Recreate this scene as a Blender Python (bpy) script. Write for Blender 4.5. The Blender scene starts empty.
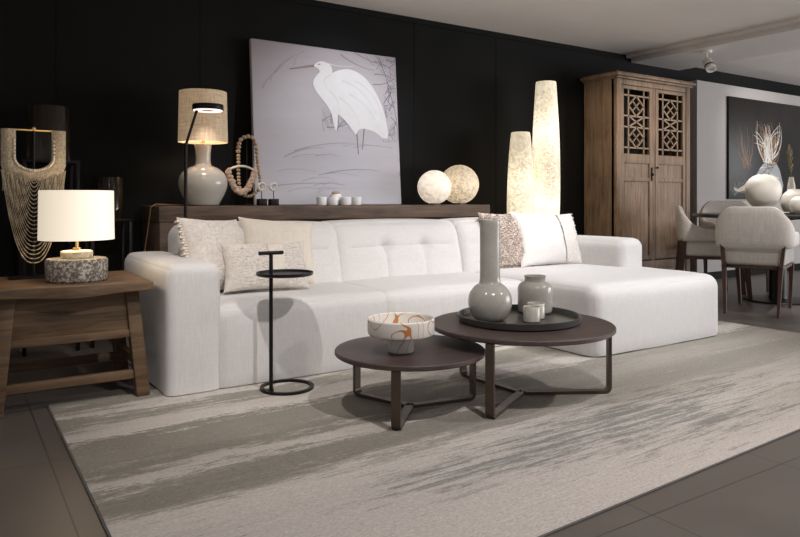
import bpy, bmesh, math, random
from mathutils import Vector, Matrix, noise as mnoise
random.seed(7)
S = bpy.context.scene
COL = S.collection
PI = math.pi
rad = math.radians

# ------------------------------------------------------------------ camera
cd = bpy.data.cameras.new('camera'); cam = bpy.data.objects.new('camera', cd); COL.objects.link(cam)
cam.location = (0, 0, 0.88); cam.rotation_euler = (rad(90), 0, rad(-33.2))
cd.sensor_width = 36; cd.lens = 36*687/800; cd.shift_y = -68.5/800; cd.clip_start = 0.05
S.camera = cam
S.view_settings.view_transform = 'Standard'; S.view_settings.look = 'None'
S.view_settings.gamma = 1; S.view_settings.use_curve_mapping = False
S.view_settings.exposure = 0.0
# ------------------------------------------------------------------ world
w = bpy.data.worlds.new('world'); S.world = w; w.use_nodes = True
w.node_tree.nodes['Background'].inputs[0].default_value = (0.80, 0.77, 0.765, 1)
w.node_tree.nodes['Background'].inputs[1].default_value = 0.36
# ------------------------------------------------------------------ lights
def spot(loc, to, power, col=(1, .9, .8), deg=55, blend=.9, size=.03):
    l = bpy.data.lights.new('ceiling_spot', 'SPOT'); o = bpy.data.objects.new('ceiling_spot', l); COL.objects.link(o)
    o.location = loc; d = Vector(to)-Vector(loc); o.rotation_euler = d.to_track_quat('-Z', 'Y').to_euler()
    l.energy = power; l.color = col; l.spot_size = rad(deg); l.spot_blend = blend; l.shadow_soft_size = size
    return o
WARM = (1, .87, .74); NEU = (1, .95, .925); COOL = (.93, .96, 1)
spot((0.70, 1.90, 2.36), (1.45, 3.35, .40), 112, NEU, 62)
spot((2.65, 1.85, 2.36), (2.70, 3.6, .45), 80, NEU, 54)
spot((3.9, 1.7, 2.36), (3.55, 3.1, .42), 150, COOL, 66)
spot((3.4, 3.5, 2.36), (3.6, 3.75, .5), 66, NEU, 60)
spot((2.9, 3.2, 2.36), (2.5, 4.6, 1.30), 82, COOL, 66)
spot((6.0, 2.8, 2.30), (5.8, 4.3, 1.45), 68, WARM, 58)
spot((3.9, 3.0, 2.36), (5.25, 4.5, 1.25), 75, (1, .80, .58), 46)  # added spot, stands in for the tall lamps' glow on the cabinet side
spot((5.1, 1.9, 2.30), (5.6, 3.1, .7), 165, NEU, 44)
spot((6.12, 3.80, 2.10), (5.9, 3.2, .85), 100, NEU, 50)
spot((7.5, 2.9, 2.36), (8.0, 4.5, 1.6), 60, NEU, 60)
spot((1.5, 0.7, 2.36), (1.5, 1.9, 0), 138, NEU, 100)
spot((0.4, 2.3, 2.36), (0.45, 3.4, .4), 16, WARM, 60)
spot((3.6, 0.7, 2.36), (3.4, 1.9, 0), 128, NEU, 100)
# added unseen cool fill, far to the right of the camera, lifting the ceiling
al = bpy.data.lights.new('cool_fill_light', 'AREA'); al.shape = 'RECTANGLE'; al.size = 5; al.size_y = 2.2; al.energy = 265; al.color = (.96, .97, 1)
ao = bpy.data.objects.new('cool_fill_light', al); COL.objects.link(ao); ao.location = (10.5, -1.0, 1.15)
ao.rotation_euler = (Vector((5.0, 2.2, 2.2))-Vector(ao.location)).to_track_quat('-Z', 'Y').to_euler()

# ------------------------------------------------------------------ node helpers
def new_mat(name):
    m = bpy.data.materials.new(name); m.use_nodes = True
    nt = m.node_tree; b = nt.nodes['Principled BSDF']
    return m, nt, b
def c4(c): return (c[0], c[1], c[2], 1)
def coords(nt, scale=(1, 1, 1), rot=(0, 0, 0), kind='Object'):
    t = nt.nodes.new('ShaderNodeTexCoord'); mp = nt.nodes.new('ShaderNodeMapping')
    mp.inputs['Scale'].default_value = scale; mp.inputs['Rotation'].default_value = rot
    nt.links.new(t.outputs[kind], mp.inputs[0]); return mp.outputs[0]
def noise(nt, vec, scale, detail=4, rough=.55, dist=0):
    n = nt.nodes.new('ShaderNodeTexNoise'); n.inputs['Scale'].default_value = scale
    n.inputs['Detail'].default_value = detail; n.inputs['Roughness'].default_value = rough
    n.inputs['Distortion'].default_value = dist
    nt.links.new(vec, n.inputs['Vector']); return n.outputs[0]
def ramp(nt, fac, stops, interp='LINEAR'):
    r = nt.nodes.new('ShaderNodeValToRGB'); r.color_ramp.interpolation = interp
    e = r.color_ramp.elements
    while len(e) < len(stops): e.new(.5)
    for i, (p, c) in enumerate(stops): e[i].position = p; e[i].color = c4(c)
    nt.links.new(fac, r.inputs[0]); return r.outputs[0]
def mix(nt, fac, a, b, mode='MIX'):
    m = nt.nodes.new('ShaderNodeMix'); m.data_type = 'RGBA'; m.blend_type = mode
    for s, v in ((m.inputs[0], fac), (m.inputs[6], a), (m.inputs[7], b)):
        if hasattr(v, 'links') or hasattr(v, 'is_linked'): nt.links.new(v, s)
        elif isinstance(v, (int, float)): s.default_value = v
        else: s.default_value = c4(v)
    return m.outputs[2]
def math_n(nt, op, a, b=None, c=None, clamp=False):
    m = nt.nodes.new('ShaderNodeMath'); m.operation = op; m.use_clamp = clamp
    for i, v in enumerate((a, b, c)):
        if v is None: continue
        if isinstance(v, (int, float)): m.inputs[i].default_value = v
        else: nt.links.new(v, m.inputs[i])
    return m.outputs[0]
def bump(nt, b, h, strength=.3, dist=.01):
    n = nt.nodes.new('ShaderNodeBump'); n.inputs['Strength'].default_value = strength; n.inputs['Distance'].default_value = dist
    nt.links.new(h, n.inputs['Height']); nt.links.new(n.outputs[0], b.inputs['Normal'])
def plain(name, col, rough=.5, metal=0, var=.12, scale=12, bmp=.05, coat=0, spec=.5):
    m, nt, b = new_mat(name); v = coords(nt)
    n = noise(nt, v, scale)
    c = ramp(nt, n, [(.3, [x*(1-var) for x in col]), (.7, [min(1, x*(1+var)) for x in col])])
    nt.links.new(c, b.inputs['Base Color']); b.inputs['Roughness'].default_value = rough; b.inputs['Metallic'].default_value = metal; b.inputs['Specular IOR Level'].default_value = spec
    if coat: b.inputs['Coat Weight'].default_value = coat; b.inputs['Coat Roughness'].default_value = .08
    if bmp: bump(nt, b, noise(nt, v, scale*6), bmp, .003)
    return m
def wood(name, dark, light, scale=(2, 22, 22), rough=.6, bmp=.25):
    m, nt, b = new_mat(name); v = coords(nt, scale)
    n1 = noise(nt, v, 1.6, 6, .62, 1.2); n2 = noise(nt, coords(nt, (1.5, 1.5, 1.5)), 2.5, 3)
    f = math_n(nt, 'ADD', math_n(nt, 'MULTIPLY', n1, .7), math_n(nt, 'MULTIPLY', n2, .3))
    c = ramp(nt, f, [(.34, dark), (.5, [(a+c)/2 for a, c in zip(dark, light)]), (.68, light)])
    nt.links.new(c, b.inputs['Base Color']); b.inputs['Roughness'].default_value = rough
    bump(nt, b, n1, bmp, .004); return m
def linen(name, col, var=.07, s=170, bmp=.35):
    m, nt, b = new_mat(name)
    a = noise(nt, coords(nt, (1, 1, .06)), s, 3); c = noise(nt, coords(nt, (.07, .07, 1)), s, 3)
    f = math_n(nt, 'ADD', math_n(nt, 'MULTIPLY', a, .66), math_n(nt, 'MULTIPLY', c, .34))
    cc = ramp(nt, f, [(.38, [x*(1-var*1.6) for x in col]), (.62, [min(1, x*(1+var*.7)) for x in col])])
    nt.links.new(cc, b.inputs['Base Color']); b.inputs['Roughness'].default_value = .9
    b.inputs['Sheen Weight'].default_value = .15
    bump(nt, b, f, bmp, .003); return m
def glow(name, col, strength, base=(.8, .75, .65), pat=None, scale=60, lo=.55):
    m, nt, b = new_mat(name); v = coords(nt)
    if pat == 'voronoi':
        n = nt.nodes.new('ShaderNodeTexVoronoi'); n.inputs['Scale'].default_value = scale; nt.links.new(v, n.inputs['Vector'])
        f = n.outputs['Color']
        sp = nt.nodes.new('ShaderNodeSeparateColor'); nt.links.new(f, sp.inputs[0]); f = sp.outputs[0]
    else: f = noise(nt, coords(nt, (1, 1, 1)), scale, 5, .7)
    c = ramp(nt, f, [(.25, [x*lo for x in col]), (.75, col)])
    nt.links.new(c, b.inputs['Emission Color']); b.inputs['Emission Strength'].default_value = strength
    b.inputs['Base Color'].default_value = c4(base); b.inputs['Roughness'].default_value = .5
    return m
# ------------------------------------------------------------------ mesh helpers
def track(o, mats):
    for m in (mats if isinstance(mats, (list, tuple)) else [mats]): o.data.materials.append(m)
def obj(name, bm, mats, parent=None, smooth=True, loc=(0, 0, 0)):
    me = bpy.data.meshes.new(name)
    bmesh.ops.recalc_face_normals(bm, faces=bm.faces[:])
    bm.to_mesh(me); bm.free()
    if smooth:
        for p in me.polygons: p.use_smooth = True
        try: me.set_sharp_from_angle(angle=rad(38))
        except Exception: pass
    o = bpy.data.objects.new(name, me); COL.objects.link(o); track(o, mats)
    o.location = loc
    if parent: o.parent = parent
    return o
def thing(name, label, cat, loc=(0, 0, 0), rz=0, group=None):
    o = bpy.data.objects.new(name, None); COL.objects.link(o); o.empty_display_size = .05
    o.location = loc; o.rotation_euler = (0, 0, rz); tag(o, label, cat, group); return o
def tag(o, label, cat, group=None):
    o['label'] = label; o['category'] = cat
    if group: o['group'] = group
    return o
def struct(name, bm, mats, smooth=False):
    o = obj(name, bm, mats, None, smooth); o['kind'] = 'structure'; return o
def B(): return bmesh.new()
def box(bm, lo, hi, bev=0, mi=0, rot=None):
    lo = Vector(lo); hi = Vector(hi)
    r = bmesh.ops.create_cube(bm, size=1); vs = r['verts']
    c = (lo+hi)/2; d = hi-lo
    for v in vs: v.co = Vector((v.co.x*d.x, v.co.y*d.y, v.co.z*d.z))+c
    fs = list({f for v in vs for f in v.link_faces})
    for f in fs: f.material_index = mi
    if bev:
        es = list({e for v in vs for e in v.link_edges})
        g = bmesh.ops.bevel(bm, geom=es, offset=bev, segments=2, profile=.5, affect='EDGES')
        vs = list({v for f in g['faces'] for v in f.verts} | {v for v in vs if v.is_valid})
    return vs
def bar(bm, p, q, wx, wy, bev=.003, taper=1.0, up=(0, 0, 1), mi=0):
    """rectangular bar from p to q"""
    p = Vector(p); q = Vector(q); d = (q-p); L = d.length; z = d.normalized()
    x = Vector(up).cross(z)
    if x.length < 1e-4: x = Vector((1, 0, 0))
    x.normalize(); y = z.cross(x)
    b2 = bmesh.new(); box(b2, (-.5, -.5, 0), (.5, .5, 1))
    for v in b2.verts:
        t = 1+(taper-1)*v.co.z
        v.co = p+x*v.co.x*wx*t+y*v.co.y*wy*t+z*v.co.z*L
    if bev: bmesh.ops.bevel(b2, geom=b2.edges[:], offset=bev, segments=2, profile=.5, affect='EDGES')
    for f in b2.faces: f.material_index = mi
    me = bpy.data.meshes.new('tmp'); b2.to_mesh(me); b2.free(); bm.from_mesh(me); bpy.data.meshes.remove(me)
def lathe(bm, prof, c=(0, 0, 0), seg=40, sx=1, sy=1, mi=0):
    c = Vector(c); rows = []
    for r, z in prof:
        if r < 1e-5: rows.append([bm.verts.new(c+Vector((0, 0, z)))])
        else: rows.append([bm.verts.new(c+Vector((r*sx*math.cos(2*PI*i/seg), r*sy*math.sin(2*PI*i/seg), z))) for i in range(seg)])
    for a, b in zip(rows, rows[1:]):
        for i in range(seg):
            j = (i+1) % seg
            if len(a) == 1 and len(b) == 1: continue
            f = [a[0], b[j], b[i]] if len(a) == 1 else ([a[i], a[j], b[0]] if len(b) == 1 else [a[i], a[j], b[j], b[i]])
            bm.faces.new(f).material_index = mi
def smoothprof(pts, n=6):
    out = []
    P = [pts[0]]+list(pts)+[pts[-1]]
    for i in range(1, len(P)-2):
        p0, p1, p2, p3 = P[i-1:i+3]
        for k in range(n):
            t = k/n
            out.append(tuple(.5*((2*b)+(-a+c)*t+(2*a-5*b+4*c-d)*t*t+(-a+3*b-3*c+d)*t**3) for a, b, c, d in zip(p0, p1, p2, p3)))
    out.append(tuple(pts[-1])); return [(max(0, r), z) for r, z in out]
def tube(bm, pts, r, seg=8, closed=False, rfn=None, mi=0):
    pts = [Vector(p) for p in pts]; n = len(pts); rings = []; ref = None
    for i, p in enumerate(pts):
        a = pts[(i-1) % n] if (closed or i > 0) else p
        b = pts[(i+1) % n] if (closed or i < n-1) else p
        t = (b-a).normalized()
        if ref is None: ref = t.orthogonal().normalized()
        ref = (ref-t*ref.dot(t))
        if ref.length < 1e-6: ref = t.orthogonal()
        ref.normalize(); y = t.cross(ref); rr = rfn(i/(n-1)) if rfn else r
        rings.append([bm.verts.new(p+(ref*math.cos(2*PI*k/seg)+y*math.sin(2*PI*k/seg))*rr) for k in range(seg)])
    for i in range(n if closed else n-1):
        a, b = rings[i], rings[(i+1) % n]
        for k in range(seg):
            bm.faces.new([a[k], a[(k+1) % seg], b[(k+1) % seg], b[k]]).material_index = mi
    if not closed:
        for rg in (rings[0][::-1], rings[-1]): bm.faces.new(rg).material_index = mi
def ball(bm, c, r, u=14, v=9, sq=(1, 1, 1)):
    rr = bmesh.ops.create_uvsphere(bm, u_segments=u, v_segments=v, radius=r)
    for q in rr['verts']: q.co = Vector((q.co.x*sq[0], q.co.y*sq[1], q.co.z*sq[2]))+Vector(c)
def rbox(bm, lo, hi, r, step=.05, fn=None):
    """rounded upholstered block; fn(co, unit) deforms it"""
    lo = Vector(lo); hi = Vector(hi)
    def axis(a, b):
        pts = [a+r*(1-math.cos(PI/2*k/4)) for k in range(4)]
        n = max(2, int((b-a-2*r)/step)); pts += [a+r+(b-a-2*r)*k/n for k in range(n+1)]
        return pts+[b-r+r*math.sin(PI/2*k/4) for k in range(1, 5)]
    ax = [axis(lo[i], hi[i]) for i in range(3)]; vd = {}
    inn_lo = lo+Vector((r, r, r)); inn_hi = hi-Vector((r, r, r))
    def V(p):
        k = tuple(round(x, 5) for x in p)
        if k not in vd:
            p = Vector(p); q = Vector([min(max(p[i], inn_lo[i]), inn_hi[i]) for i in range(3)]); d = p-q
            co = q+d.normalized()*r if d.length > 1e-9 else p
            if fn:
                u = Vector([(p[i]-lo[i])/(hi[i]-lo[i]) for i in range(3)]); co = fn(co.copy(), u)
            vd[k] = bm.verts.new(co)
        return vd[k]
    for d in range(3):
        e, f = (d+1) % 3, (d+2) % 3
        for side in (lo[d], hi[d]):
            for i in range(len(ax[e])-1):
                for j in range(len(ax[f])-1):
                    q = []
                    for (a, b) in ((i, j), (i+1, j), (i+1, j+1), (i, j+1)):
                        p = [0, 0, 0]; p[d] = side; p[e] = ax[e][a]; p[f] = ax[f][b]; q.append(V(p))
                    if len(set(q)) > 2: bm.faces.new(q)
def pillow(bm, wd, ht, th, n=36, wrinkle=.008, fuzz=0, seed=0, pinch=.085):
    """cushion standing on z=0, facing -y"""
    g = {}
    for s in (-1, 1):
        for i in range(n+1):
            for j in range(n+1):
                u = -1+2*i/n; v = -1+2*j/n
                edge = (i in (0, n) or j in (0, n))
                if edge and s == 1: g[s, i, j] = g[-1, i, j]; continue
                prof = (max(0, 1-u*u)**.42)*(max(0, 1-v*v)**.42)
                x = u*wd/2*(1-pinch*(1-v*v)); z = v*ht/2*(1-pinch*(1-u*u))
                N = mnoise.noise(Vector((u*2.2+seed, v*2.2, s*3)))
                y = s*(th/2*prof + wrinkle*N*prof)
                if fuzz and not edge:
                    y += s*fuzz*mnoise.noise(Vector((u*22+seed, v*22, s)))*min(1, prof*2)
                g[s, i, j] = bm.verts.new((x, y, z+ht/2))
    for s in (-1, 1):
        for i in range(n):
            for j in range(n):
                q = [g[s, i, j], g[s, i+1, j], g[s, i+1, j+1], g[s, i, j+1]]
                bm.faces.new(q if s == -1 else q[::-1])
def poly(bm, pts, mi=0):
    f = bm.faces.new([bm.verts.new(p) for p in pts]); f.material_index = mi; return f
def stroke(bm, pts, w0, w1, y, mi=0, nrm=1):
    """flat brush stroke in the xz plane at depth y"""
    L = []; R = []; n = len(pts)
    for i, (x, z) in enumerate(pts):
        a = Vector(pts[max(0, i-1)]); b = Vector(pts[min(n-1, i+1)]); t = (b-a).normalized(); pn = Vector((-t.y, t.x))
        ww = (w0+(w1-w0)*i/(n-1))/2
        L.append(bm.verts.new((x+pn.x*ww, y, z+pn.y*ww))); R.append(bm.verts.new((x-pn.x*ww, y, z-pn.y*ww)))
    for i in range(n-1):
        f = bm.faces.new([L[i], R[i], R[i+1], L[i+1]]); f.material_index = mi
def curve_pts(p, q, sag, n=10):
    (x0, z0), (x1, z1) = p, q; dx, dz = x1-x0, z1-z0; L = math.hypot(dx, dz) or 1
    return [(x0+dx*t-dz/L*sag*4*t*(1-t), z0+dz*t+dx/L*sag*4*t*(1-t)) for t in [i/n for i in range(n+1)]]

# ------------------------------------------------------------------ materials
M = {}
M['wall'] = plain('black_wall_paint', (.0085, .0083, .0080), .75, 0, .15, 3, .05, spec=.15)
M['greywall'] = plain('grey_wall_paint', (.40, .375, .36), .8, 0, .03, 3, .03)
M['ceil'] = plain('ceiling_paint', (.86, .81, .77), .9, 0, .03, 2, .02)
M['beam'] = plain('beam_paint', (.78, .75, .725), .6, 0, .03, 2, .02)
M['linen'] = linen('sofa_linen', (.605, .588, .575), .045, 230, .3)
M['black'] = plain('black_metal', (.012, .011, .011), .42, .6, .1, 20, .03)
M['bronze'] = plain('bronze_metal', (.085, .062, .047), .42, .55, .15, 15, .03)
M['tabletop'] = wood('dark_stained_oak', (.040, .026, .023), (.085, .058, .052), (2, 26, 26), .5, .1)
M['console'] = wood('weathered_wood', (.030, .017, .010), (.155, .096, .062), (1.2, 24, 16), .6, .5)
M['rustic'] = wood('rustic_elm', (.045, .025, .012), (.18, .107, .055), (1.6, 20, 20), .62, .4)
M['cab'] = wood('aged_cabinet_wood', (.095, .058, .034), (.31, .213, .140), (18, 18, 1.4), .62, .35)
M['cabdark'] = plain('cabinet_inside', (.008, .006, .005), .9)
M['walnut'] = wood('walnut_leg', (.035, .014, .008), (.10, .042, .022), (20, 20, 2), .45, .1)
M['brass'] = plain('brass', (.75, .52, .22), .28, 1, .05)
M['dkgrey'] = plain('dark_grey_tray', (.062, .060, .057), .38, .2, .15, 10, .03)

# rug
m, nt, b = new_mat('striped_rug'); M['rug'] = m
tc = nt.nodes.new('ShaderNodeTexCoord'); sep = nt.nodes.new('ShaderNodeSeparateXYZ'); nt.links.new(tc.outputs['Object'], sep.inputs[0])
X, Y = sep.outputs[0], sep.outputs[1]
nst = noise(nt, coords(nt, (1.0, 8, 1)), 1.7, 10, .72)          # long broken streaks
nst2 = noise(nt, coords(nt, (1.8, 22, 1)), 1.6, 10, .78)
nwk = noise(nt, coords(nt, (7, 26, 1)), 3.5, 8, .85)               # short flecks
nfine = noise(nt, coords(nt, (34, 90, 1)), 2.2, 3, .8)
jit = math_n(nt, 'ADD', math_n(nt, 'MULTIPLY', math_n(nt, 'SUBTRACT', nst, .5), .55), math_n(nt, 'MULTIPLY', math_n(nt, 'SUBTRACT', nwk, .5), .34))
slope = math_n(nt, 'MULTIPLY', math_n(nt, 'SUBTRACT', X, 1.2), -.04)
yy = math_n(nt, 'DIVIDE', math_n(nt, 'SUBTRACT', math_n(nt, 'ADD', math_n(nt, 'ADD', Y, slope), jit), 1.3), 2.0)
PK = (.475, .43, .40); LT = (.55, .51, .47); LT2 = (.45, .41, .365); GR = (.23, .213, .178); GR2 = (.275, .255, .217); GM = (.34, .31, .275)
band = ramp(nt, yy, [(0, PK), (.24, (.49, .45, .42)), (.335, LT), (.355, GM), (.385, GR), (.455, GR2), (.475, LT), (.515, LT2), (.53, GR), (.60, GR2), (.70, GR), (.715, LT),
    (.79, LT2), (.805, GR), (.86, GR2), (.875, LT), (.905, LT2), (.92, GR), (1, GR2)])
band_r = ramp(nt, yy, [(0, PK), (.12, LT2), (.20, LT), (.29, LT2), (.32, GM), (.40, GR2), (.50, GM), (.54, GR2), (.60, GR2), (.62, LT2), (.66, LT), (.70, GM), (.74, GR), (.82, GR2), (.85, LT2), (.90, LT), (.95, GM), (1, GR2)])
xf = math_n(nt, 'MULTIPLY', math_n(nt, 'SUBTRACT', math_n(nt, 'ADD', X, math_n(nt, 'MULTIPLY', math_n(nt, 'SUBTRACT', nst2, .5), 3.0)), 1.75), 1.6, clamp=True)
base = mix(nt, xf, band, band_r)
def bump1(c, k, src): return math_n(nt, 'SUBTRACT', 1, math_n(nt, 'ABSOLUTE', math_n(nt, 'MULTIPLY', math_n(nt, 'SUBTRACT', src, c), k)), clamp=True)
sw = math_n(nt, 'MULTIPLY', bump1(2.45, .55, X), bump1(1.86, 2.6, Y))
sw2 = math_n(nt, 'MULTIPLY', bump1(1.5, .8, X), bump1(1.72, 5, Y))
sw3 = math_n(nt, 'MULTIPLY', bump1(2.6, .7, X), bump1(1.52, 4, Y))
mk = math_n(nt, 'ADD', math_n(nt, 'ADD', nst2, math_n(nt, 'MULTIPLY', sw, .20)), math_n(nt, 'ADD', math_n(nt, 'MULTIPLY', math_n(nt, 'ADD', sw2, sw3), .13), math_n(nt, 'MULTIPLY', math_n(nt, 'SUBTRACT', nwk, .5), .55)))
smask = math_n(nt, 'MULTIPLY', math_n(nt, 'SUBTRACT', mk, .615), 11, clamp=True)
base = mix(nt, math_n(nt, 'MULTIPLY', smask, .80), base, (.15, .155, .145))
lmask = math_n(nt, 'MULTIPLY', math_n(nt, 'SUBTRACT', math_n(nt, 'ADD', nst, math_n(nt, 'MULTIPLY', math_n(nt, 'SUBTRACT', nwk, .5), .6)), .60), 10, clamp=True)
base = mix(nt, math_n(nt, 'MULTIPLY', lmask, .6), base, (.58, .55, .515))
grain = ramp(nt, math_n(nt, 'ADD', math_n(nt, 'MULTIPLY', nfine, .6), math_n(nt, 'MULTIPLY', nwk, .4)), [(.36, (.18, .18, .18)), (.64, (.80, .80, .80))])
base = mix(nt, .5, base, grain, 'OVERLAY')
nt.links.new(base, b.inputs['Base Color']); b.inputs['Roughness'].default_value = .95
bump(nt, b, math_n(nt, 'ADD', nfine, nwk), .3, .004)
# floor tiles
m, nt, b = new_mat('taupe_floor_tile'); M['floor'] = m
tc = nt.nodes.new('ShaderNodeTexCoord'); sep = nt.nodes.new('ShaderNodeSeparateXYZ'); nt.links.new(tc.outputs['Object'], sep.inputs[0])
def joint(ax, off):
    f = math_n(nt, 'FRACT', math_n(nt, 'DIVIDE', math_n(nt, 'ADD', sep.outputs[ax], 20*.68-off), .68))
    d = math_n(nt, 'ABSOLUTE', math_n(nt, 'SUBTRACT', f, .5)); return math_n(nt, 'GREATER_THAN', d, .4965)
j = math_n(nt, 'MAXIMUM', joint(0, .28), joint(1, 1.22))
n = noise(nt, coords(nt), 3, 5); t = ramp(nt, n, [(.3, (.105, .090, .079)), (.7, (.130, .112, .098))])
nt.links.new(mix(nt, j, t, (.05, .044, .04)), b.inputs['Base Color'])
nt.links.new(math_n(nt, 'ADD', .36, math_n(nt, 'MULTIPLY', n, .12)), b.inputs['Roughness'])
bump(nt, b, math_n(nt, 'SUBTRACT', 1, j), .2, .002)
# ================================================================== SETTING
bm = B(); box(bm, (-3, -1.5, -.1), (12, 5.2, 0)); struct('floor', bm, M['floor'])
bm = B(); box(bm, (-3, -1.5, 2.405), (12, 5.2, 2.5)); struct('ceiling', bm, M['ceil'])
bm = B(); box(bm, (-3, 4.75, 0), (12, 4.95, 2.405)); struct('wall_back', bm, M['wall'])
bm = B(); box(bm, (6.82, 4.50, 0), (12, 4.75, 2.19)); struct('wall_right', bm, M['greywall'])
bm = B(); box(bm, (6.82, 4.485, 0), (12, 4.50, .08)); struct('baseboard_right', bm, M['wall'])
bm = B()
box(bm, (6.03, -1.5, 2.335), (6.85, 4.75, 2.405), .004); box(bm, (5.94, -1.5, 2.372), (7.0, 4.75, 2.405), .004)
struct('trim_1', bm, M['beam'])
# wall panels seams on the black wall
bm = B()
for x in (.55, 1.45, 3.25, 4.15): box(bm, (x, 4.747, 0), (x+.01, 4.75, 2.37), .001)
box(bm, (-3, 4.738, 2.36), (6.0, 4.75, 2.405), .002)
struct('trim_2', bm, M['wall'])

# ================================================================== RUG
bm = B(); rbox(bm, (.35, 1.30, 0.0005), (4.66, 3.28, .006), .0025, .3)
rug = thing('area_rug', 'large beige and grey rug with faded horizontal streaks lying under the coffee tables', 'rug', (0, 0, 0))
def rug_fit(bm):
    for v in bm.verts: v.co.y += .045*(v.co.x-1.31)*max(0, 3.28-v.co.y)/2
rug_fit(bm)
obj('pile', bm, M['rug'], rug)
bm = B()
edge = plain('rug_binding', (.10, .095, .09), .9)
for a, c in (((.343, 1.293, 0), (.352, 3.287, .005)), ((4.658, 1.293, 0), (4.667, 3.287, .005)), ((.343, 1.293, 0), (4.667, 1.302, .005)), ((.343, 3.278, 0), (4.667, 3.287, .005))):
    box(bm, a, c, .002)
bmesh.ops.subdivide_edges(bm, edges=[e for e in bm.edges if e.calc_length() > 1], cuts=12)
rug_fit(bm)
obj('binding', bm, edge, rug)
RZ = .0065

# ================================================================== SOFA
sofa = thing('sectional_sofa', 'large white linen corner sofa with tufted back and chaise on the right', 'sofa', (2.438, 3.352, RZ))
OFF = (-2.45, -3.4, -RZ)
def spart(name, bm):
    return obj(name, bm, M['linen'], sofa, loc=OFF)
def seat_fn(crown, seams=()):
    def fn(co, u):
        e = (max(0, 4*u.x*(1-u.x))**.5)*(max(0, 4*u.y*(1-u.y))**.5)
        if u.z > .5: co.z += crown*e*(u.z-.5)*2
        if u.y < .3: co.y -= .012*(max(0, 4*u.x*(1-u.x))**.5)*(max(0, 4*u.z*(1-u.z))**.6)
        for s in seams:
            g = math.exp(-((co.x-s)/.010)**2)
            if u.z > .6: co.z -= .010*g
            if u.y < .02: co.y += .008*g
        co += Vector((0, 0, .004*mnoise.noise(co*4))); co.z = max(co.z, .010)
        return co
    return fn
bm = B(); rbox(bm, (1.03, 3.15, -.035), (1.992, 3.95, .388), .055, .04, seat_fn(.014)); spart('seat', bm)
bm = B(); rbox(bm, (1.930, 3.15, -.035), (2.985, 3.95, .388), .055, .04, seat_fn(.014)); spart('seat', bm)
bm = B(); rbox(bm, (2.965, 2.62, -.035), (4.18, 3.95, .400), .075, .04, seat_fn(.018)); spart('chaise', bm)
def back_fn(x0, x1, tx, tz=.575):
    def fn(co, u):
        k = (co.z-.42)
        lean = .20*k+.25*max(0, k)**2
        co.y += lean*(1-u.y)
        if u.y < .35:
            bul = (max(0, 4*u.x*(1-u.x))**.45)*(max(0, 4*u.z*(1-u.z))**.5)
            co.y -= .035*bul
            for t in tx:
                d2 = (co.x-t)**2+(co.z-tz)**2
                co.y += .034*math.exp(-d2/.0022)
                if co.z < tz: co.y += .011*math.exp(-((co.x-t)/.013)**2)
            if tx: co.y += .011*math.exp(-((co.z-tz)/.013)**2)*(1 if abs(co.x-(x0+x1)/2) < .40 else .35)
        if u.z > .5: co.z += .018*(max(0, 4*u.x*(1-u.x))**.5)
        return co
    return fn
for x0, x1, tx in ((1.04, 2.015, (1.35, 1.66)), (1.945, 2.935, (2.30, 2.60)), (2.895, 4.10, (3.3, 3.7))):
    bm = B(); rbox(bm, (x0, 3.70, .28), (x1, 4.07, .735), .068, .018, back_fn(x0, x1, tx)); spart('backrest', bm)
def arm_fn(co, u):
    if u.z > .5: co.z += .012*(max(0, 4*u.x*(1-u.x))**.5)
    co += Vector((1, 1, 1))*.003*mnoise.noise(co*5); co.z = max(co.z, .010)
    return co
bm = B(); rbox(bm, (.81, 3.145, -.035), (1.062, 4.07, .582), .045, .05, arm_fn); spart('armrest', bm)
bm = B(); rbox(bm, (3.885, 3.17, -.035), (4.135, 4.07, .600), .06, .05, arm_fn); spart('armrest', bm)
for fx, fy in ((.87, 3.21), (.87, 4.0), (1.96, 3.22), (1.96, 4.0), (3.03, 2.69), (4.07, 2.69), (4.07, 4.0), (2.96, 4.0)):
    bm = B(); lathe(bm, [(0, 0), (.022, 0), (.026, .03), (0, .03)], (fx, fy, RZ), 14); obj('foot', bm, M['black'], sofa, loc=OFF)

# ================================================================== CUSHIONS
fz = plain('boucle_fabric', (.60, .55, .50), .95, 0, .13, 55, .35)
cream = linen('cream_linen', (.66, .60, .52), .05, 140, .25)
white = linen('white_cotton', (.74, .715, .685), .03, 140, .2)
taupe = plain('taupe_knit', (.62, .53, .475), .95, 0, .10, 40, .3)
def cushion(name, label, loc, rot, wd, ht, th, mat, **k):
    bm = B(); pillow(bm, wd, ht, th, **k)
    o = obj(name, bm, mat); o.location = loc; o.rotation_euler = [rad(a) for a in rot]
    return tag(o, label, 'cushion', 'cushions on the white sofa')
SZ = .418
c = cushion('cushion', 'cream square cushion with smooth cover behind the grey oblong cushion', (1.545, 3.585, SZ-.02), (-24, 5, -4), .45, .405, .19, cream, seed=3)
c1 = cushion('cushion', 'grey-beige fluffy square cushion leaning on the left sofa arm', (1.195, 3.485, SZ-.02), (-22, 3, 24), .41, .415, .19, fz, n=60, fuzz=.008, seed=9)
bm = B()
for i in range(26):
    t = -1+2*(i+.5)/26; z = .2075+t*.19
    box(bm, (-.205-.012*(i % 2), -.012, z-.006), (-.184, .012, z+.006), .003)
obj('braid_trim', bm, cream, c1)
c2 = cushion('cushion', 'small oblong grey boucle cushion with beige centre band at the front of the left group', (1.385, 3.37, SZ-.01), (-20, 1, -3), .47, .265, .12, fz, n=60, fuzz=.007, seed=14)
bm = B()
for i in range(21):
    pass
n = 24; g = {}
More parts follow.
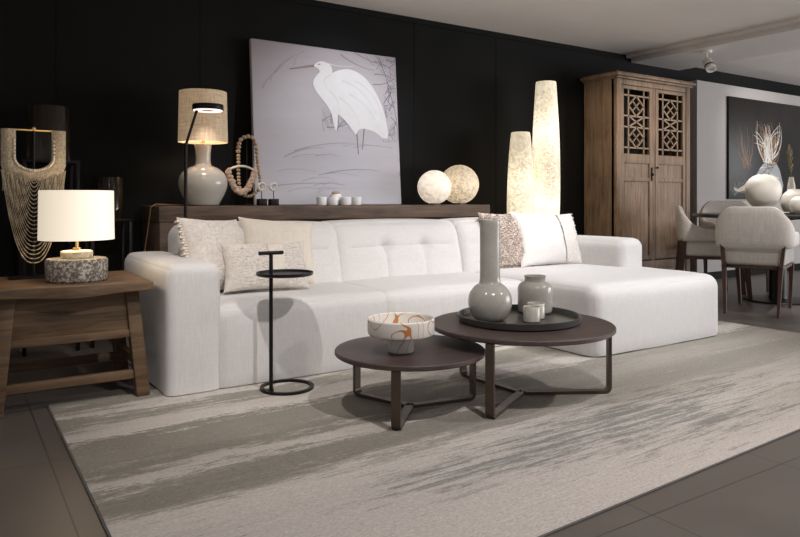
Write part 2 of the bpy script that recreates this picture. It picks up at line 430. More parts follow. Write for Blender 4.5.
for j in range(n+1):
    v = -1+2*j/n
    for i in range(7):
        u = .02+.36*i/6; prof = ((1-u*u)**.42)*(max(0, 1-v*v)**.42)
        g[i, j] = bm.verts.new((u*.235*(1-.085*(1-v*v)), -(.06*prof+.007*prof+.001), v*.1325*(1-.085*(1-u*u))+.1325))
for i in range(6):
    for j in range(n): bm.faces.new([g[i, j], g[i+1, j], g[i+1, j+1], g[i, j+1]])
obj('centre_band', bm, cream, c2)['label'] = 'plain beige band'
c3 = cushion('cushion', 'taupe ruffled cushion with dark fringe behind the tall vase on the sofa', (3.26, 3.575, SZ-.02), (-20, 0, -10), .36, .42, .16, taupe, n=64, fuzz=.026, seed=21)
bm = B()
for i in range(40):
    x = -.165+.33*i/39
    tube(bm, [(x, -.02, .02), (x+random.uniform(-.006, .006), -.04, .005), (x+random.uniform(-.01, .01), -.045, -.012+random.uniform(0, .01))], .004, 5)
    tube(bm, [(-.175-random.uniform(0, .02), -.02, .03+.0088*i), (-.165, 0, .03+.0088*i)], .004, 5)
obj('fringe', bm, plain('fringe_yarn', (.30, .25, .22), .95, 0, .2, 60, .5), c3)['kind'] = 'stuff'
c4_ = cushion('cushion', 'white square cushion with woven fringed right edge in front of the tall glowing lamps', (3.605, 3.51, SZ-.015), (-20, 2, -2), .60, .41, .16, white, seed=31)
bm = B()
n = 30; g = {}
for j in range(n+1):
    v = -1+2*j/n
    for i in range(11):
        u = .34+.60*i/10; prof = ((1-u*u)**.42)*(max(0, 1-v*v)**.42)
        bumpy = .006*mnoise.noise(Vector((u*30, v*24, 5)))
        g[i, j] = bm.verts.new((u*.30*(1-.085*(1-v*v)), -(.08*prof+.002+(.008+bumpy)*min(1, prof*2)), v*.205*(1-.085*(1-u*u))+.205))
for i in range(10):
    for j in range(n): bm.faces.new([g[i, j], g[i+1, j], g[i+1, j+1], g[i, j+1]])
band_m = plain('woven_band', (.72, .68, .64), .95, 0, .10, 50, .35)
obj('woven_band', bm, band_m, c4_)
bm = B()
for i in range(46):
    z = .01+.39*i/45; tube(bm, [(.278, 0, z), (.303+random.uniform(0, .012), random.uniform(-.01, .01), z+random.uniform(-.006, .006))], .004, 5)
obj('fringe', bm, white, c4_)['kind'] = 'stuff'

# ================================================================== COFFEE TABLES
def coffee(label, c, R, H, lr, angs, ft, fw):
    t = thing('coffee_table', label, 'table', (c[0], c[1], RZ), 0, 'round dark coffee tables'); H -= RZ
    bm = B(); lathe(bm, [(0, H-.022), (R-.008, H-.022), (R, H-.016), (R, H-.004), (R-.004, H), (0, H)], (0, 0, 0), 96)
    obj('tabletop', bm, M['tabletop'], t)
    for a in angs:
        a = rad(a); d = Vector((math.cos(a), math.sin(a), 0)); n_ = Vector((-d.y, d.x, 0))
        bm = B()
        # flat strap: from centre along the floor, round the bend, up to the top
        path = [d*.015+Vector((0, 0, ft/2))]
        path += [d*(lr-.022)+Vector((0, 0, ft/2))]
        for k in range(1, 7):
            q = PI/2*k/6; path.append(d*(lr-.022+.022*math.sin(q))+Vector((0, 0, ft/2+.022*(1-math.cos(q)))))
        path.append(d*lr+Vector((0, 0, H-.022)))
        rows = []
        for i, p in enumerate(path):
            a_ = path[max(0, i-1)]; b_ = path[min(len(path)-1, i+1)]; tt = (b_-a_).normalized(); up = n_.cross(tt)
            rows.append([bm.verts.new(p+n_*sx*fw/2+up*sy*ft/2) for sx, sy in ((-1, -1), (1, -1), (1, 1), (-1, 1))])
        for r0, r1 in zip(rows, rows[1:]):
            for k in range(4): bm.faces.new([r0[k], r0[(k+1) % 4], r1[(k+1) % 4], r1[k]])
        bm.faces.new(rows[0]); bm.faces.new(rows[-1][::-1])
        obj('leg', bm, M['bronze'], t, smooth=True)
    return t
coffee('larger and higher round dark coffee table holding the grey tray of vases', (2.15, 2.288), .408, .328, .402, (209, 330, 92), .014, .036)
coffee('smaller lower round dark coffee table holding the white orange-veined bowl', (1.619, 2.398), .316, .256, .302, (108, 226, 350), .014, .036)

# bowl
m, nt, b = new_mat('veined_ceramic'); M['veined'] = m
v = coords(nt); n1 = noise(nt, v, 9, 1, .3)
sp_ = nt.nodes.new('ShaderNodeSeparateXYZ'); nt.links.new(v, sp_.inputs[0])
g_ = math_n(nt, 'ADD', math_n(nt, 'ADD', math_n(nt, 'MULTIPLY', sp_.outputs[0], 17), math_n(nt, 'MULTIPLY', sp_.outputs[2], 6)), math_n(nt, 'ADD', math_n(nt, 'MULTIPLY', sp_.outputs[1], 9), math_n(nt, 'MULTIPLY', n1, 5.5)))
ln = math_n(nt, 'LESS_THAN', math_n(nt, 'FRACT', g_), .085)
nt.links.new(mix(nt, ln, (.70, .67, .62), (.50, .20, .06)), b.inputs['Base Color']); b.inputs['Roughness'].default_value = .45
bowl = thing('pedestal_bowl', 'white pedestal bowl with orange swirling veins on the smaller coffee table', 'bowl', (1.553, 2.366, .2565))
bm = B(); lathe(bm, [(0, .070), (.115, .068), (.134, .074), (.138, .083), (.138, .135), (.134, .140), (.129, .136), (.127, .088), (.118, .082), (0, .080)], (0, 0, 0), 64)
obj('dish', bm, M['veined'], bowl)
bm = B(); lathe(bm, [(0, 0), (.050, 0), (.053, .004), (.053, .071), (0, .071)], (0, 0, 0), 40); obj('pedestal', bm, M['veined'], bowl)

# tray and vases
TZ = .328
bm = B(); lathe(bm, [(0, 0), (.260, 0), (.271, .006), (.277, .032), (.273, .034), (.269, .032), (.263, .011), (.257, .008), (0, .008)], (0, 0, 0), 80)
o = obj('serving_tray', bm, M['dkgrey'], loc=(2.17, 2.328, TZ+.0005)); tag(o, 'round dark grey metal tray with raised rim on the larger coffee table', 'tray')
m, nt, b = new_mat('grey_glaze'); M['glaze'] = m
v = coords(nt, (1, 1, .8)); n = noise(nt, v, 9, 4); sp = noise(nt, v, 160, 2)
c_ = mix(nt, math_n(nt, 'MULTIPLY', math_n(nt, 'SUBTRACT', sp, .64), 12, clamp=True), ramp(nt, n, [(.3, (.33, .315, .285)), (.7, (.42, .40, .365))]), (.22, .2, .17))
nt.links.new(c_, b.inputs['Base Color']); b.inputs['Roughness'].default_value = .16
PZ = TZ+.009
bm = B()
lathe(bm, smoothprof([(0, 0), (.05, .0), (.075, .012), (.094, .05), (.099, .085), (.092, .122), (.070, .152), (.052, .166), (.0465, .185), (.0455, .22)], 5)+[(.0455, .36), (.046, .436), (.047, .450), (.045, .454), (.042, .450), (.041, .36), (.041, .2), (0, .19)], (0, 0, 0), 56)
o = obj('bottle_vase', bm, M['glaze'], loc=(2.046, 2.382, PZ)); tag(o, 'tall pale grey glazed vase with long neck and round belly on the tray', 'vase', 'grey glazed pottery on the tray')
bm = B()
lathe(bm, [(0, 0), (.069, 0), (.078, .006), (.082, .015), (.083, .105)]+smoothprof([(.083, .105), (.080, .128), (.067, .144), (.053, .150)], 4)+[(.050, .152), (.050, .172), (.053, .177), (.050, .180), (.045, .176), (.045, .15), (0, .14)], (0, 0, 0), 56)
o = obj('jar_vase', bm, M['glaze'], loc=(2.355, 2.412, PZ)); tag(o, 'squat grey glazed jar with short neck at the back of the tray', 'vase', 'grey glazed pottery on the tray')
frost = plain('frosted_cup', (.46, .43, .38), .25, 0, .15, 30, .05)
wax = plain('candle_wax', (.62, .58, .50), .6)
for p, s, lb in (((2.172, 2.246), 1.0, 'small beige tealight cup nearest the front of the tray'), ((2.248, 2.296), 1.05, 'small beige tealight cup behind another cup on the tray')):
    t = thing('tealight_cup', lb, 'candle holder', (p[0], p[1], PZ), 0, 'tealight cups on the tray')
    bm = B(); lathe(bm, [(0, 0), (.034*s, 0), (.0375*s, .004), (.0375*s, .066*s), (.036*s, .068*s), (.033*s, .066*s), (.033*s, .008), (0, .008)], (0, 0, 0), 32); obj('cup', bm, frost, t)
    bm = B(); lathe(bm, [(0, .008), (.031*s, .008), (.031*s, .045), (0, .044)], (0, 0, 0), 24); obj('candle', bm, wax, t)

# ================================================================== C SIDE STAND
t = thing('pedestal_tray_table', 'slim black metal drinks table with ring base in front of the sofa', 'table', (1.224, 2.945, RZ))
bm = B()
n = 56; R0, R1 = .108, .124; rows = []
for i in range(n):
    a = 2*PI*i/n; d = Vector((math.cos(a), math.sin(a), 0)); cc = Vector((.083, .01, 0))
    rows.append([bm.verts.new(cc+d*r+Vector((0, 0, z))) for r, z in ((R0, 0), (R1, 0), (R1, .012), (R0, .012))])
for i in range(n):
    for k in range(4): bm.faces.new([rows[i][k], rows[i][(k+1) % 4], rows[(i+1) % n][(k+1) % 4], rows[(i+1) % n][k]])
box(bm, (-.04, -.008, 0), (0.01, .008, .012))
obj('base_ring', bm, M['black'], t)
bm = B(); tube(bm, [(0, 0, .005), (0, 0, .630)], .009, 14); obj('pole', bm, M['black'], t)
bm = B(); lathe(bm, [(0, 0), (.124, 0), (.130, .004), (.130, .016), (.126, .016), (.124, .006), (0, .006)], (.068, .0, .526), 56); obj('tray', bm, M['black'], t)
bm = B(); tube(bm, [(-.058, 0, .632), (.058, 0, .632)], .009, 14); obj('handle', bm, M['black'], t)

# ================================================================== RUSTIC SIDE TABLE
st = thing('side_table', 'rustic brown wooden stool table with splayed legs left of the sofa', 'table', (.42, 3.42, 0))
SO = (-.42, -3.42, 0)
TT = .522
bm = B()
def topfn(co, u):
    wv = .012*math.sin(co.x*9)+.008*math.sin(co.x*23+1)
    if u.y < .1: co.y += wv
    if u.z < .5 and u.y < .3: co.z += .007*math.sin(co.x*11)
    return co
rbox(bm, (.03, 3.14, TT-.047), (.752, 3.70, TT), .006, .025, topfn); obj('tabletop', bm, M['rustic'], st, loc=SO)
lg = {}
for fx, tx in ((.150, .195), (.722, .678)):
    for fy, ty in ((3.215, 3.245), (3.66, 3.61)):
        bm = B(); bar(bm, (fx, fy, RZ if fx > .3 else 0), (tx, ty, TT-.045), .058, .056, .006, up=(0, 1, 0)); obj('leg', bm, M['rustic'], st, loc=SO)
bm = B(); box(bm, (.20, 3.225, .275), (.665, 3.25, TT-.046), .004); box(bm, (.20, 3.60, .275), (.665, 3.625, TT-.046), .004)
box(bm, (.19, 3.25, .30), (.215, 3.61, TT-.046), .004); box(bm, (.65, 3.25, .30), (.675, 3.61, TT-.046), .004)
obj('apron', bm, M['rustic'], st, loc=SO)
bm = B(); box(bm, (.175, 3.215, .270), (.69, 3.232, .305), .004); obj('apron_rail', bm, M['rustic'], st, loc=SO)
for y in (3.222, 3.635):
    bm = B(); box(bm, (.165, y-.014, .085), (.70, y+.014, .125), .005); obj('stretcher', bm, M['rustic'], st, loc=SO)
for x in (.16, .705):
    bm = B(); box(bm, (x-.014, 3.23, .135), (x+.014, 3.64, .172), .005); obj('stretcher', bm, M['rustic'], st, loc=SO)

# drum lamp
m, nt, b = new_mat('speckled_stone'); v = coords(nt)
n = noise(nt, v, 75, 5, .7); c_ = ramp(nt, n, [(.40, (.07, .058, .047)), (.50, (.16, .135, .11)), (.60, (.46, .42, .37))])
nt.links.new(c_, b.inputs['Base Color']); b.inputs['Roughness'].default_value = .6; bump(nt, b, n, .6, .006); M['stone'] = m
M['shade_w'] = glow('lit_white_shade', (1, .86, .66), .62, (.85, .80, .70), None, 90, .93)
lp = thing('table_lamp', 'table lamp with white drum shade and speckled stone base on the rustic side table', 'lamp', (.470, 3.34, TT))
bm = B(); lathe(bm, [(0, 0), (.120, 0), (.127, .008), (.128, .092), (.122, .100), (0, .100)], (0, 0, 0), 48); obj('base', bm, M['stone'], lp)
bm = B(); lathe(bm, [(0, .100), (.064, .100), (.066, .104), (.066, .130), (.06, .134), (0, .134)], (0, 0, 0), 36); obj('collar', bm, M['veined'] if False else plain('pale_stone', (.5, .45, .36), .6, 0, .3, 60, .3), lp)
bm = B(); tube(bm, [(0, 0, .13), (0, 0, .255)], .007, 12); lathe(bm, [(0, .134), (.018, .134), (.018, .146), (0, .146)], (0, 0, 0), 20); obj('stem', bm, M['brass'], lp)
bm = B(); lathe(bm, [(.155, .183), (.152, .400), (.149, .400), (.152, .183)], (0, 0, 0), 64)
f = [v for v in bm.verts]; obj('lamp_shade', bm, M['shade_w'], lp)
bm = B()
for k in range(3):
    a = 2*PI*k/3; tube(bm, [(0, 0, .25), (.150*math.cos(a), .150*math.sin(a), .25)], .002, 6)
obj('shade_spider', bm, M['brass'], lp)
def bulb(parent, z, power, col=(1, .78, .52), r=.03):
    bm = B(); ball(bm, (0, 0, z), r); o = obj('bulb', bm, glow('bulb_glass', (1, .85, .6), 3.0), parent)
    l = bpy.data.lights.new('bulb_light', 'POINT'); l.energy = power; l.color = col; l.shadow_soft_size = r*1.2
    lo = bpy.data.objects.new('bulb_light', l); COL.objects.link(lo); lo.location = (0, 0, z-.055); lo.parent = parent
bulb(lp, .285, 2.2)
# a second, very soft light over the lamp bulb
# bead collar on stand
cm = plain('shell_beads', (.40, .33, .235), .6, 0, .4, 120, .7)
nk = thing('necklace_stand', 'large draped bead necklace collar on a black stand behind the drum lamp', 'ornament', (.321, 3.565, TT))
bm = B(); box(bm, (-.105, -.05, 0), (.105, .05, .010), .002); obj('base', bm, M['black'], nk)
bm = B(); tube(bm, [(0, .0, .008), (0, .0, .68)], .005, 10); obj('pole', bm, M['black'], nk)
bm = B(); tube(bm, [(-.085, 0, .678), (.085, 0, .678)], .004, 10); ball(bm, (0, 0, .685), .009); obj('crossbar', bm, M['brass'], nk)
bm = B(); L = []
for i in range(41):
    s = -1+2*i/40; th = s*PI/2
    # inner U edge and outer edge
    if abs(s) < .62:
        q = s/.62*PI/2; ix, iz = .073*math.sin(q), .555-.055*math.cos(q)
    else:
        k = (abs(s)-.62)/.38; ix, iz = math.copysign(.073, s), .555+.125*k
    ox = math.copysign(min(.132, abs(ix)+.062+.0*abs(s)), s) if abs(s) > .3 else ix*1.75
    oz = iz-.050*(1-min(1, abs(s)/.62)**2)-.004 if abs(s) < .62 else iz-.045*(1-(abs(s)-.62)/.38)
    row = []
    for k in range(9):
        f_ = k/8; bul = .012*math.sin(PI*f_)+.004*mnoise.noise(Vector((i*1.7, k*2.3, 0)))
        row.append(((ix+(ox-ix)*f_), -.008-bul, iz+(oz-iz)*f_))
    L.append(row)
fr = [[bm.verts.new(p) for p in r] for r in L]; bk = [[bm.verts.new((p[0], .006, p[2])) for p in r] for r in L]
for i in range(40):
    for k in range(8):
        bm.faces.new([fr[i][k], fr[i+1][k], fr[i+1][k+1], fr[i][k+1]]); bm.faces.new([bk[i][k], bk[i][k+1], bk[i+1][k+1], bk[i+1][k]])
    bm.faces.new([fr[i][0], bk[i][0], bk[i+1][0], fr[i+1][0]]); bm.faces.new([fr[i][8], fr[i+1][8], bk[i+1][8], bk[i][8]])
for r in (0, 40):
    for k in range(8): bm.faces.new([fr[r][k], fr[r][k+1], bk[r][k+1], bk[r][k]])
col_o = obj('collar', bm, cm, nk)
bm = B()
for i in range(3, 38):
    p = L[i][1]; ball(bm, (p[0], p[1]-.006, p[2]), .0062, 8, 6)
obj('collar_edge_beads', bm, plain('pale_shell', (.62, .55, .43), .5), col_o)
K = 21
for k in range(K):
    f_ = k/(K-1); a = .012+.118*f_; za = .46+.035*f_**2; zc = .455-.385*f_
    pts = []
    for i in range(33):
        s = -1+2*i/32; pts.append((a*s*(1-.0*abs(s)), -.012+.004*math.cos(k*2.1), zc+(za-zc)*abs(s)**(2.0+.5*f_)))
    bm = B(); tube(bm, pts, .0028, 6, rfn=lambda u, k=k: .0022+.0009*math.sin(u*260+k)); obj('bead_strand', bm, cm, nk)
# hanging fringe strands at each side
for sgn in (-1, 1):
    for k in range(6):
        x = sgn*(.066+.0115*k); bm = B()
        z1 = .30-.024*k*(.2) + .03*k
        tube(bm, [(x, .0, .50), (x*1.0, .001, .40), (x*.97, .002, z1)], .0028, 6); obj('bead_strand', bm, cm, nk)

# grey plinth and glass hurricanes at the back left
bm = B(); box(bm, (-.45, 4.25, 0), (.134, 4.6, .90), .004)
o = obj('display_plinth', bm, plain('grey_plinth', (.18, .185, .2), .7)); tag(o, 'grey display plinth at far left edge behind the necklace stand', 'plinth')
m, nt, b = new_mat('smoked_glass'); b.inputs['Base Color'].default_value = (.16, .12, .09, 1); b.inputs['Roughness'].default_value = .06; b.inputs['Transmission Weight'].default_value = .9; b.inputs['IOR'].default_value = 1.45; M['glass'] = m
# lighter amber vertical streaks in the glass colour
n = noise(nt, coords(nt, (40, 40, 1.5)), 2, 3); nt.links.new(ramp(nt, n, [(.45, (.10, .075, .055)), (.7, (.45, .33, .2))]), b.inputs['Base Color'])
def hurricane(label, x, y, R, z0, z1):
    t = thing('hurricane_lantern', label, 'lantern', (x, y, 0), 0, 'glass lanterns in the dark corner')
    bm = B(); lathe(bm, [(R-.004, z0+.004), (R, z0+.004), (R, z1), (R-.002, z1+.003), (R-.004, z1)], (0, 0, 0), 40); obj('glass_cylinder', bm, M['glass'], t)
    s = R+.035
    bm = B(); box(bm, (-s, -s, z0-.012), (s, s, z0+.004), .002); obj('plate', bm, M['black'], t)
    for sx in (-1, 1):
        for sy in (-1, 1):
            bm = B(); box(bm, (sx*(s-.012)-.010, sy*(s-.012)-.010, 0), (sx*(s-.012)+.010, sy*(s-.012)+.010, z0-.012), .002); obj('leg', bm, M['black'], t)
hurricane('taller dark glass cylinder lantern on black stand behind the bead necklace', .485, 4.53, .115, 1.105, 1.425)
hurricane('shorter dark glass cylinder lantern on black stand behind the drum lamp', .815, 4.53, .085, .76, 1.015)
# ================================================================== CONSOLE
CZ = .842
con = thing('console_table', 'long weathered dark wood console table behind the white sofa', 'table', (2.34, 4.46, 0))
CO = (-2.34, -4.46, 0)
bm = B(); rbox(bm, (1.045, 4.235, CZ-.095), (3.64, 4.70, CZ), .005, .06, lambda co, u: co+Vector((0, .004*mnoise.noise(co*6), .003*mnoise.noise(co*5)))); obj('tabletop', bm, M['console'], con, loc=CO)
for x0, x1 in ((1.05, 1.15), (3.53, 3.63)):
    bm = B(); box(bm, (x0, 4.24, 0), (x1, 4.69, CZ-.093), .006); obj('leg', bm, M['console'], con, loc=CO)
bm = B(); box(bm, (1.15, 4.275, .32), (3.53, 4.31, CZ-.093), .004); box(bm, (1.15, 4.65, .1), (3.53, 4.67, CZ-.093), .004); obj('panel', bm, M['console'], con, loc=CO)

# ceramic lamp
M['shade_l'] = glow('lit_linen_shade', (.80, .55, .32), .30, (.40, .31, .22), None, 150, .6)
_nt = M['shade_l'].node_tree; _b = _nt.nodes['Principled BSDF']
_f = math_n(_nt, 'MULTIPLY', math_n(_nt, 'ADD', noise(_nt, coords(_nt, (1, 1, .06)), 210, 3), noise(_nt, coords(_nt, (.06, .06, 1)), 210, 3)), .5)
_nt.links.new(ramp(_nt, _f, [(.40, (.58, .38, .21)), (.60, (.92, .66, .40))]), _b.inputs['Emission Color']); _nt.links.new(ramp(_nt, _f, [(.40, (.34, .26, .18)), (.60, (.50, .40, .29))]), _b.inputs['Base Color'])
cer = plain('cream_ceramic', (.50, .47, .41), .12, 0, .06, 6, .02)
lp = thing('table_lamp', 'tall table lamp with beige linen drum shade and cream ceramic gourd base', 'lamp', (1.375, 4.44, CZ))
bm = B(); lathe(bm, smoothprof([(0, 0), (.085, 0), (.112, .03), (.146, .10), (.155, .155), (.140, .205), (.095, .245), (.056, .262), (.048, .285), (.048, .34), (.053, .39), (.05, .40), (0, .40)], 5), (0, 0, 0), 56); obj('base', bm, cer, lp)
bm = B(); tube(bm, [(0, 0, .39), (0, 0, .50)], .008, 10); lathe(bm, [(0, .395), (.02, .395), (.014, .41), (0, .41)], (0, 0, 0), 16); obj('stem', bm, M['brass'], lp)
bm = B(); lathe(bm, [(.157, .412), (.150, .740), (.147, .740), (.154, .412)], (0, 0, 0), 64); obj('lamp_shade', bm, M['shade_l'], lp)
bm = B()
for k in range(3):
    a = 2*PI*k/3; tube(bm, [(0, 0, .49), (.157*math.cos(a), .157*math.sin(a), .49)], .002, 6)
obj('shade_spider', bm, M['brass'], lp)
bm = B(); tube(bm, [(-.05, .06, .006), (-.17, .0, .006), (-.31, -.05, .012), (-.345, -.07, -.005), (-.36, -.075, -.12), (-.38, -.05, -.3), (-.41, -.02, -.5), (-.42, 0, -.83)], .0045, 8)
obj('power_cord', bm, plain('cord_gold', (.16, .09, .04), .5), lp)
bulb(lp, .55, 3.2)
# reading lamp
rl = thing('floor_lamp', 'thin black reading floor lamp with ring light head beside the ceramic lamp', 'lamp', (1.18, 4.15, 0))
bm = B(); lathe(bm, [(0, 0), (.085, 0), (.085, .012), (.08, .016), (0, .016)], (0, 0, 0), 40); obj('base', bm, M['black'], rl)
bm = B(); tube(bm, [(0, 0, .01), (0, 0, 1.21)], .010, 12); obj('pole', bm, M['black'], rl)
bm = B(); tube(bm, [(0, 0, 1.205), (.065, 0, 1.415)], .008, 12); ball(bm, (0, 0, 1.21), .013); ball(bm, (.065, 0, 1.415), .010); obj('arm', bm, M['black'], rl)
hd = obj('lamp_head', (lambda bm: (lathe(bm, [(.045, .0), (.091, 0), (.093, .003), (.093, .030), (.090, .034), (.045, .034), (.04, .03), (.04, .004), (.045, 0)], (.135, .0, 1.428), 56), box(bm, (.047, -.008, 1.43), (.097, .008, 1.45)), bm)[-1])(B()), M['black'], rl)
bm = B(); lathe(bm, [(.050, -.006), (.086, -.006), (.086, .001), (.050, .001), (.050, -.006)], (.135, .0, 1.428), 48); obj('light_ring', bm, glow('led_ring', (1, .80, .76), 1.3, lo=.95), hd)
l = bpy.data.lights.new('ring_light', 'SPOT'); l.energy = 4; l.color = (1, .85, .75); l.spot_size = rad(110); l.shadow_soft_size = .04
lo_ = bpy.data.objects.new('ring_light', l); COL.objects.link(lo_); lo_.location = (.135, 0, 1.412); lo_.parent = rl

# bead garlands on a thin stand
bw = plain('wood_beads', (.40, .29, .20), .6, 0, .25, 50, .4); bone = plain('bone', (.60, .55, .48), .5)
t = thing('bead_necklace', 'beige bead necklace loop with chunky shell strand between ceramic lamp and heron painting', 'ornament', (1.672, 4.42, CZ+.001))
bm = B(); box(bm, (-.03, -.025, 0), (.03, .025, .010), .002); tube(bm, [(0, .022, .005), (0, .022, .462), (0, 0, .468)], .0025, 8); obj('stand', bm, M['black'], t)
loop = []
ctrl = [(0, .465), (.040, .448), (.060, .40), (.066, .33), (.074, .25), (.088, .17), (.080, .115), (.040, .075), (0, .062), (-.035, .075), (-.058, .12), (-.066, .20), (-.066, .30), (-.066, .38), (-.050, .44)]
for i in range(len(ctrl)):
    p0, p1, p2, p3 = ctrl[i-1], ctrl[i], ctrl[(i+1) % len(ctrl)], ctrl[(i+2) % len(ctrl)]
    for k in range(8):
        tt = k/8; x, z = tuple(.5*((2*b_)+(-a+c)*tt+(2*a-5*b_+4*c-d)*tt*tt+(-a+3*b_-3*c+d)*tt**3) for a, b_, c, d in zip(p0, p1, p2, p3)); loop.append(Vector((x, 0, z)))
bm = B(); last = None
for p in loop:
    r = .0155 if p.z > .335 else .013
    if last is None or (p-last).length > r*1.45: ball(bm, p, r, 10, 7, (1, 1, .9)); last = p
obj('bead_loop', bm, bw, t)
bm = B()
for i in range(46):
    s = -1+2*i/45; x = -.055+.093*s; z = .088+.148*abs(s)**2.2
    for k in range(4): ball(bm, (x+random.uniform(-.009, .009), -.028+random.uniform(-.009, .009), z+random.uniform(-.009, .009)), .015, 8, 6)
obj('shell_strand', bm, plain('tan_shell_strand', (.45, .32, .235), .55, 0, .25, 50, .3), t)
bm = B(); tube(bm, [(-.055+.093*s, -.028, .232+.030*(1-s*s)) for s in [-1+2*i/16 for i in range(17)]], .0075, 10); obj('neck_hoop', bm, bone, t)['label'] = 'white curved hoop'

# ring ornaments
for x, lb in ((1.742, 'left of the two small ring ornaments on black blocks beside the heron painting'), (1.826, 'right of the two small ring ornaments on black blocks beside the heron painting')):
    t = thing('ring_ornament', lb, 'ornament', (x, 4.35, CZ+.001), 0, 'ring ornaments on the console')
    bm = B(); box(bm, (-.028, -.028, 0), (.028, .028, .045), .002); obj('base', bm, M['black'], t)
    bm = B(); tube(bm, [(0, 0, .044), (0, 0, .105)], .003, 8); obj('rod', bm, M['black'], t)
    bm = B(); tube(bm, [(.024*math.cos(2*PI*i/28), 0, .126+.024*math.sin(2*PI*i/28)) for i in range(28)], .008, 8, True); obj('ring', bm, plain('shell_ring', (.55, .52, .47), .4, 0, .3, 80, .3), t)
# votive cups
vt = plain('white_votive', (.80, .79, .78), .35, 0, .03)
for x, lb in ((2.232, 'leftmost white votive cup in front of the painting'), (2.325, 'second white votive cup from the left below the painting'), (2.43, 'third white votive cup from the left below the painting'), (2.52, 'rightmost white votive cup in front of the painting')):
    bm = B(); lathe(bm, [(0, 0), (.032, 0), (.036, .005), (.037, .058), (.034, .060), (.032, .056), (.031, .008), (0, .008)], (0, 0, 0), 28)
    tag(obj('votive_cup', bm, vt, loc=(x, 4.44, CZ+.001)), lb, 'candle holder', 'white votive cups on the console')
t = thing('seashell', 'white and tan seashell lying behind the white votive cups', 'shell', (2.385, 4.515, CZ+.001))
bm = B(); lathe(bm, smoothprof([(0, 0), (.035, .004), (.048, .035), (.042, .075), (.02, .098), (0, .10)], 5), (0, 0, 0), 28, 1, .8); obj('shell_body', bm, vt, t)
bm = B(); ball(bm, (-.008, -.02, .092), .022, 14, 9, (1.6, .8, .55)); obj('shell_lip', bm, plain('tan_shell', (.5, .33, .2), .5), t)

# globes
M['globe'] = glow('lit_mosaic_globe', (1, .84, .68), .66, (.8, .72, .62), 'voronoi', 85, .52)
M['globe2'] = glow('lit_speckled_globe', (.92, .72, .47), .72, (.7, .6, .45), 'voronoi', 95, .28)
def globe(label, x, y, r, mt, pw):
    t = thing('globe_lamp', label, 'lamp', (x, y, CZ+.001), 0, 'glowing globe lamps')
    bm = B(); lathe(bm, [(0, 0), (r*.35, 0), (r*.33, .014), (0, .014)], (0, 0, 0), 28); obj('base', bm, M['dkgrey'], t)
    bm = B(); ball(bm, (0, 0, r+.004), r, 48, 28); obj('globe', bm, mt, t)
globe('smaller whitish glowing globe lamp on the right end of the console', 3.19, 4.38, .134, M['globe'], 1)
globe('larger amber speckled glowing globe lamp at the right end of the console', 3.525, 4.49, .162, M['globe2'], 1)
# tall lamps
def tall(label, x, y, h, prof, mt):
    t = thing('tall_lamp', label, 'lamp', (x, y, 0), 0, 'tall glowing column lamps')
    bm = B(); lathe(bm, [(0, 0), (.10, 0), (.10, .03), (0, .03)], (0, 0, 0), 36); obj('base', bm, M['dkgrey'], t)
    bm = B(); lathe(bm, [(0, .03)]+smoothprof([(r, z) for r, z in prof], 6)+[(0, h-.004)], (0, 0, 0), 56); obj('lamp_shade', bm, mt, t)
def tall_mat(name, col, centres, strength):
    m, nt, b = new_mat(name); v = coords(nt, kind='Object')
    n = nt.nodes.new('ShaderNodeTexVoronoi'); n.inputs['Scale'].default_value = 62; nt.links.new(v, n.inputs['Vector'])
    sp = nt.nodes.new('ShaderNodeSeparateColor'); nt.links.new(n.outputs['Color'], sp.inputs[0])
    sz = nt.nodes.new('ShaderNodeSeparateXYZ'); nt.links.new(v, sz.inputs[0])
    g = None   # brighter rings where the bulbs inside sit
    for c_ in centres:
        d = math_n(nt, 'SUBTRACT', 1, math_n(nt, 'MULTIPLY', math_n(nt, 'ABSOLUTE', math_n(nt, 'SUBTRACT', sz.outputs[2], c_)), 2.6), clamp=True)
        d = math_n(nt, 'POWER', d, 2); g = d if g is None else math_n(nt, 'ADD', g, d)
    f = math_n(nt, 'MULTIPLY', math_n(nt, 'ADD', .58, math_n(nt, 'MULTIPLY', sp.outputs[0], .62)), math_n(nt, 'ADD', .62, math_n(nt, 'MULTIPLY', g, .75)))
    b.inputs['Emission Color'].default_value = c4(col); nt.links.new(math_n(nt, 'MULTIPLY', f, strength), b.inputs['Emission Strength'])
    b.inputs['Base Color'].default_value = (.75, .68, .55, 1); b.inputs['Roughness'].default_value = .6
    return m
tall('tallest glowing column lamp with mother-of-pearl shade beside the cabinet', 4.45, 4.42, 1.93,
     [(.075, .03), (.10, .3), (.121, .8), (.124, 1.15), (.115, 1.5), (.098, 1.8), (.090, 1.92), (.084, 1.93)], tall_mat('lit_capiz_shade', (1, .86, .63), (1.48, .85), 1.05))
tall('shorter glowing column lamp behind the sofa left of the tallest one', 4.125, 4.40, 1.465,
     [(.07, .03), (.095, .25), (.113, .6), (.117, .85), (.107, 1.15), (.090, 1.38), (.081, 1.455), (.075, 1.465)], tall_mat('lit_capiz_shade_amber', (1, .84, .58), (1.02, .6), .92))
for x, y, z in ((4.28, 4.3, 1.2), ):
    pass

